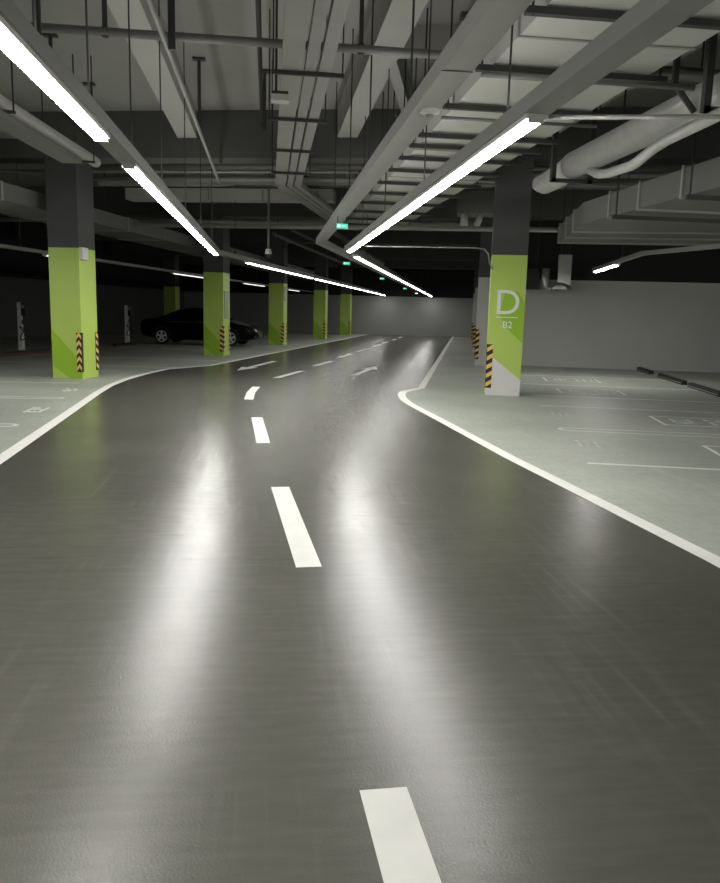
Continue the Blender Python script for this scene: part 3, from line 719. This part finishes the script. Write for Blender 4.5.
for u, z in ((9.8, 3.07), (10.35, 3.07), (11.05, 3.51), (11.3, 3.51)): MB().tube([W(u, 9.4, z), W(u, 9.4, RT)], .012, 'rod', 6).build('hanger_rod', t)

# ================================================================== BLACK CAR
CU, CV = -3.2, 17.0                         # centre; nose points to +u (towards the lane)
car = thing('car', W(CU, CV), 'black sedan parked nose out behind the second green pillar', 'car')
def cw(x, y, z): return W(CU+x*1.06, CV+y, z*1.09)     # x forward, y to the far side
ST = [  # x, half width low, half width belt, z low, z belt, z roof, half width roof
    (-2.42, .60, .62, .42, .78, .80, .50), (-2.36, .78, .80, .30, .92, .96, .66), (-2.05, .86, .87, .24, .96, 1.02, .70), (-1.55, .89, .90, .20, .96, 1.06, .70),
    (-1.05, .90, .91, .18, .95, 1.34, .60), (-.55, .90, .91, .18, .94, 1.455, .59), (0, .90, .91, .18, .93, 1.475, .59), (.45, .90, .91, .18, .92, 1.43, .60),
    (.90, .90, .91, .18, .91, 1.20, .64), (1.25, .89, .90, .19, .90, .985, .70), (1.75, .87, .88, .22, .84, .90, .68), (2.15, .82, .83, .24, .76, .82, .62), (2.36, .70, .72, .30, .66, .71, .52), (2.44, .52, .54, .40, .58, .60, .40)]
bm_ = MB(); rows = []
for (x, wl, wb, zl, zb, zr, wr) in ST:
    half = [(0, zl), (wl*.8, zl), (wl, zl+.12), (wb+.01, (zl+zb)/2+.02), (wb, zb), (wr+(wb-wr)*.45, zb+(zr-zb)*.55), (wr, zr-.015), (wr*.6, zr+.0), (0, zr+.012)]
    rows.append([cw(x, -y, z) for y, z in half]+[cw(x, y, z) for y, z in half[-2:0:-1]])
n = len(rows[0])
vs = [p for r in rows for p in r]
for j in range(len(rows)-1):
    for q in range(n):
        q2 = (q+1) % n
        x0 = (ST[j][0]+ST[j+1][0])/2
        side = q in (4, 5, n-5, n-6)
        k = 'glass' if (side and -1.6 < x0 < 1.1) or (q in (6, 7, 8, 9) and (-1.6 < x0 < -.8 or .45 < x0 < 1.25)) else 'car'
        bm_.add([vs[j*n+q], vs[j*n+q2], vs[(j+1)*n+q2], vs[(j+1)*n+q]], [(0, 1, 2, 3)], k)
bm_.poly(rows[0], 'car'); bm_.poly(rows[-1][::-1], 'car')
body = bm_.build('body', car)
import bmesh
b2 = bmesh.new(); b2.from_mesh(body.data); bmesh.ops.remove_doubles(b2, verts=b2.verts, dist=.0005); bmesh.ops.recalc_face_normals(b2, faces=b2.faces); b2.to_mesh(body.data); b2.free()
for p in body.data.polygons: p.use_smooth = True
sm = body.modifiers.new('round', 'SUBSURF'); sm.levels = 1; sm.render_levels = 2
for (wx, sy) in ((-1.42, -1), (1.45, -1), (-1.42, 1), (1.45, 1)):
    y0, y1 = sy*.70, sy*.925
    wh = MB().tube([cw(wx, y0, .325), cw(wx, y0+(y1-y0)*.1, .325), cw(wx, y0+(y1-y0)*.9, .325), cw(wx, y1, .325)], [.30, .322, .322, .30], 'tyre', 28).build('wheel', car, smooth=True)
    r = MB()
    r.tube([cw(wx, y1-.02*sy, .325), cw(wx, y1+.006*sy, .325)], .06, 'rim', 14)
    for s in range(5):
        a = 2*PI*s/5+.3; dx, dz = math.cos(a), math.sin(a); tx, tz = -dz, dx
        q = [(dx*.05+tx*.035, dz*.05+tz*.035), (dx*.05-tx*.035, dz*.05-tz*.035), (dx*.205-tx*.05, dz*.205-tz*.05), (dx*.205+tx*.05, dz*.205+tz*.05)]
        r.poly([cw(wx+u_, y1+.004*sy, .325+z_) for u_, z_ in q], 'rim')
    for s in range(28):
        a0, a1 = 2*PI*s/28, 2*PI*(s+1)/28
        r.poly([cw(wx+math.cos(a)*rr, y1+.005*sy, .325+math.sin(a)*rr) for a, rr in ((a0, .195), (a0, .225), (a1, .225), (a1, .195))], 'rim')
    r.build('rim', wh)
    # dark wheel arch lip
    m = MB(); pts = [cw(wx+math.cos(a)*.37, sy*.915, .33+math.sin(a)*.37) for a in [PI*q/12 for q in range(13)]]
    m.tube(pts, .022, 'black', 8).build('wheel_arch', car, smooth=True)
for sy in (-1, 1):
    hl = MB(); hl.add([cw(2.20, sy*.80, .62), cw(2.40, sy*.60, .60), cw(2.445, sy*.44, .59), cw(2.40, sy*.46, .69), cw(2.30, sy*.62, .71), cw(2.08, sy*.82, .73)], [(0, 1, 2, 3, 4, 5)], 'lamp'); hl.build('headlamp', car)
    MB().obox(cw(2.40, sy*.66-.07, .36), BP*.05, BD*.14, UP*.05, 'chrome').build('fog_lamp', car)
    MB().obox(cw(.72, sy*.93-.09, .93), BP*.14, BD*.18, UP*.11, 'car').build('wing_mirror', car)
    MB().obox(cw(-2.44, sy*.52-.14, .70), BP*.06, BD*.28, UP*.10, 'red').build('tail_lamp', car)
g = MB()
for q in range(4): g.obox(cw(2.43, -.40, .50+q*.035), BP*.03, BD*.80, UP*.012, 'chrome')
g.build('grille', car)
MB().obox(cw(2.46, -.22, .38), BP*.012, BD*.44, UP*.11, 'plate').build('number_plate', car)
MB().obox(cw(-1.3, -.918, .90), BP*2.5, BD*.01, UP*.012, 'chrome').build('window_trim', car)
for x in (-.75, .28): MB().obox(cw(x, -.925, .80), BP*.16, BD*.02, UP*.022, 'car').build('door_handle', car)

# ================================================================== LIGHT, CAMERA
# added unseen area lamps above the trunkings, shining up to brighten the ceiling
def ceiling_fill(p, d, L, e):
    ld = bpy.data.lights.new('ceiling_fill_lamp', 'AREA'); ld.shape = 'RECTANGLE'; ld.size = L; ld.size_y = .16; ld.energy = e; ld.color = (1, .97, .92)
    o = bpy.data.objects.new('ceiling_fill_lamp', ld); C.objects.link(o); o.location = p
    z = V((0, 0, -1)); x = V(d).normalized(); y = z.cross(x)       # lamp shines along its local -Z = up
    o.matrix_world = Matrix((( x.x, y.x, z.x, p.x), (x.y, y.y, z.y, p.y), (x.z, y.z, z.z, p.z), (0, 0, 0, 1)))
ceiling_fill(V((XL, 1, 2.99)), YA, 12, 34); ceiling_fill(V((XL, 13, 2.99)), YA, 11, 28); ceiling_fill(V((XR, 10.6, 2.99)), YA, 11, 34)
wd_ = bpy.data.worlds.new('world'); bpy.context.scene.world = wd_; wd_.use_nodes = True
wd_.node_tree.nodes['Background'].inputs['Color'].default_value = (.02, .02, .021, 1)

cam = bpy.data.cameras.new('camera'); co = bpy.data.objects.new('camera', cam); C.objects.link(co)
F_PX, PITCH, ROLL, YAW = 770.0, math.radians(9.5434), .0267, math.radians(6.9725)
cam.sensor_fit = 'VERTICAL'; cam.sensor_height = 24.0; cam.lens = F_PX/883.0*24.0; cam.clip_start = .05; cam.clip_end = 200
Fh = V((math.sin(YAW), math.cos(YAW), 0)); R0 = V((math.cos(YAW), -math.sin(YAW), 0))
Fw = Fh*math.cos(PITCH)-UP*math.sin(PITCH); U0 = Fh*math.sin(PITCH)+UP*math.cos(PITCH)
Rr = R0*math.cos(ROLL)+U0*math.sin(ROLL); Ur = -R0*math.sin(ROLL)+U0*math.cos(ROLL)
co.matrix_world = Matrix(((Rr.x, Ur.x, -Fw.x, 0), (Rr.y, Ur.y, -Fw.y, 0), (Rr.z, Ur.z, -Fw.z, CAM_H), (0, 0, 0, 1)))
sc = bpy.context.scene; sc.camera = co
sc.view_settings.view_transform = 'Standard'; sc.view_settings.look = 'None'; sc.view_settings.exposure = 0.0
sc.cycles.max_bounces = 8; sc.cycles.diffuse_bounces = 5; sc.cycles.caustics_reflective = False; sc.cycles.sample_clamp_indirect = 6
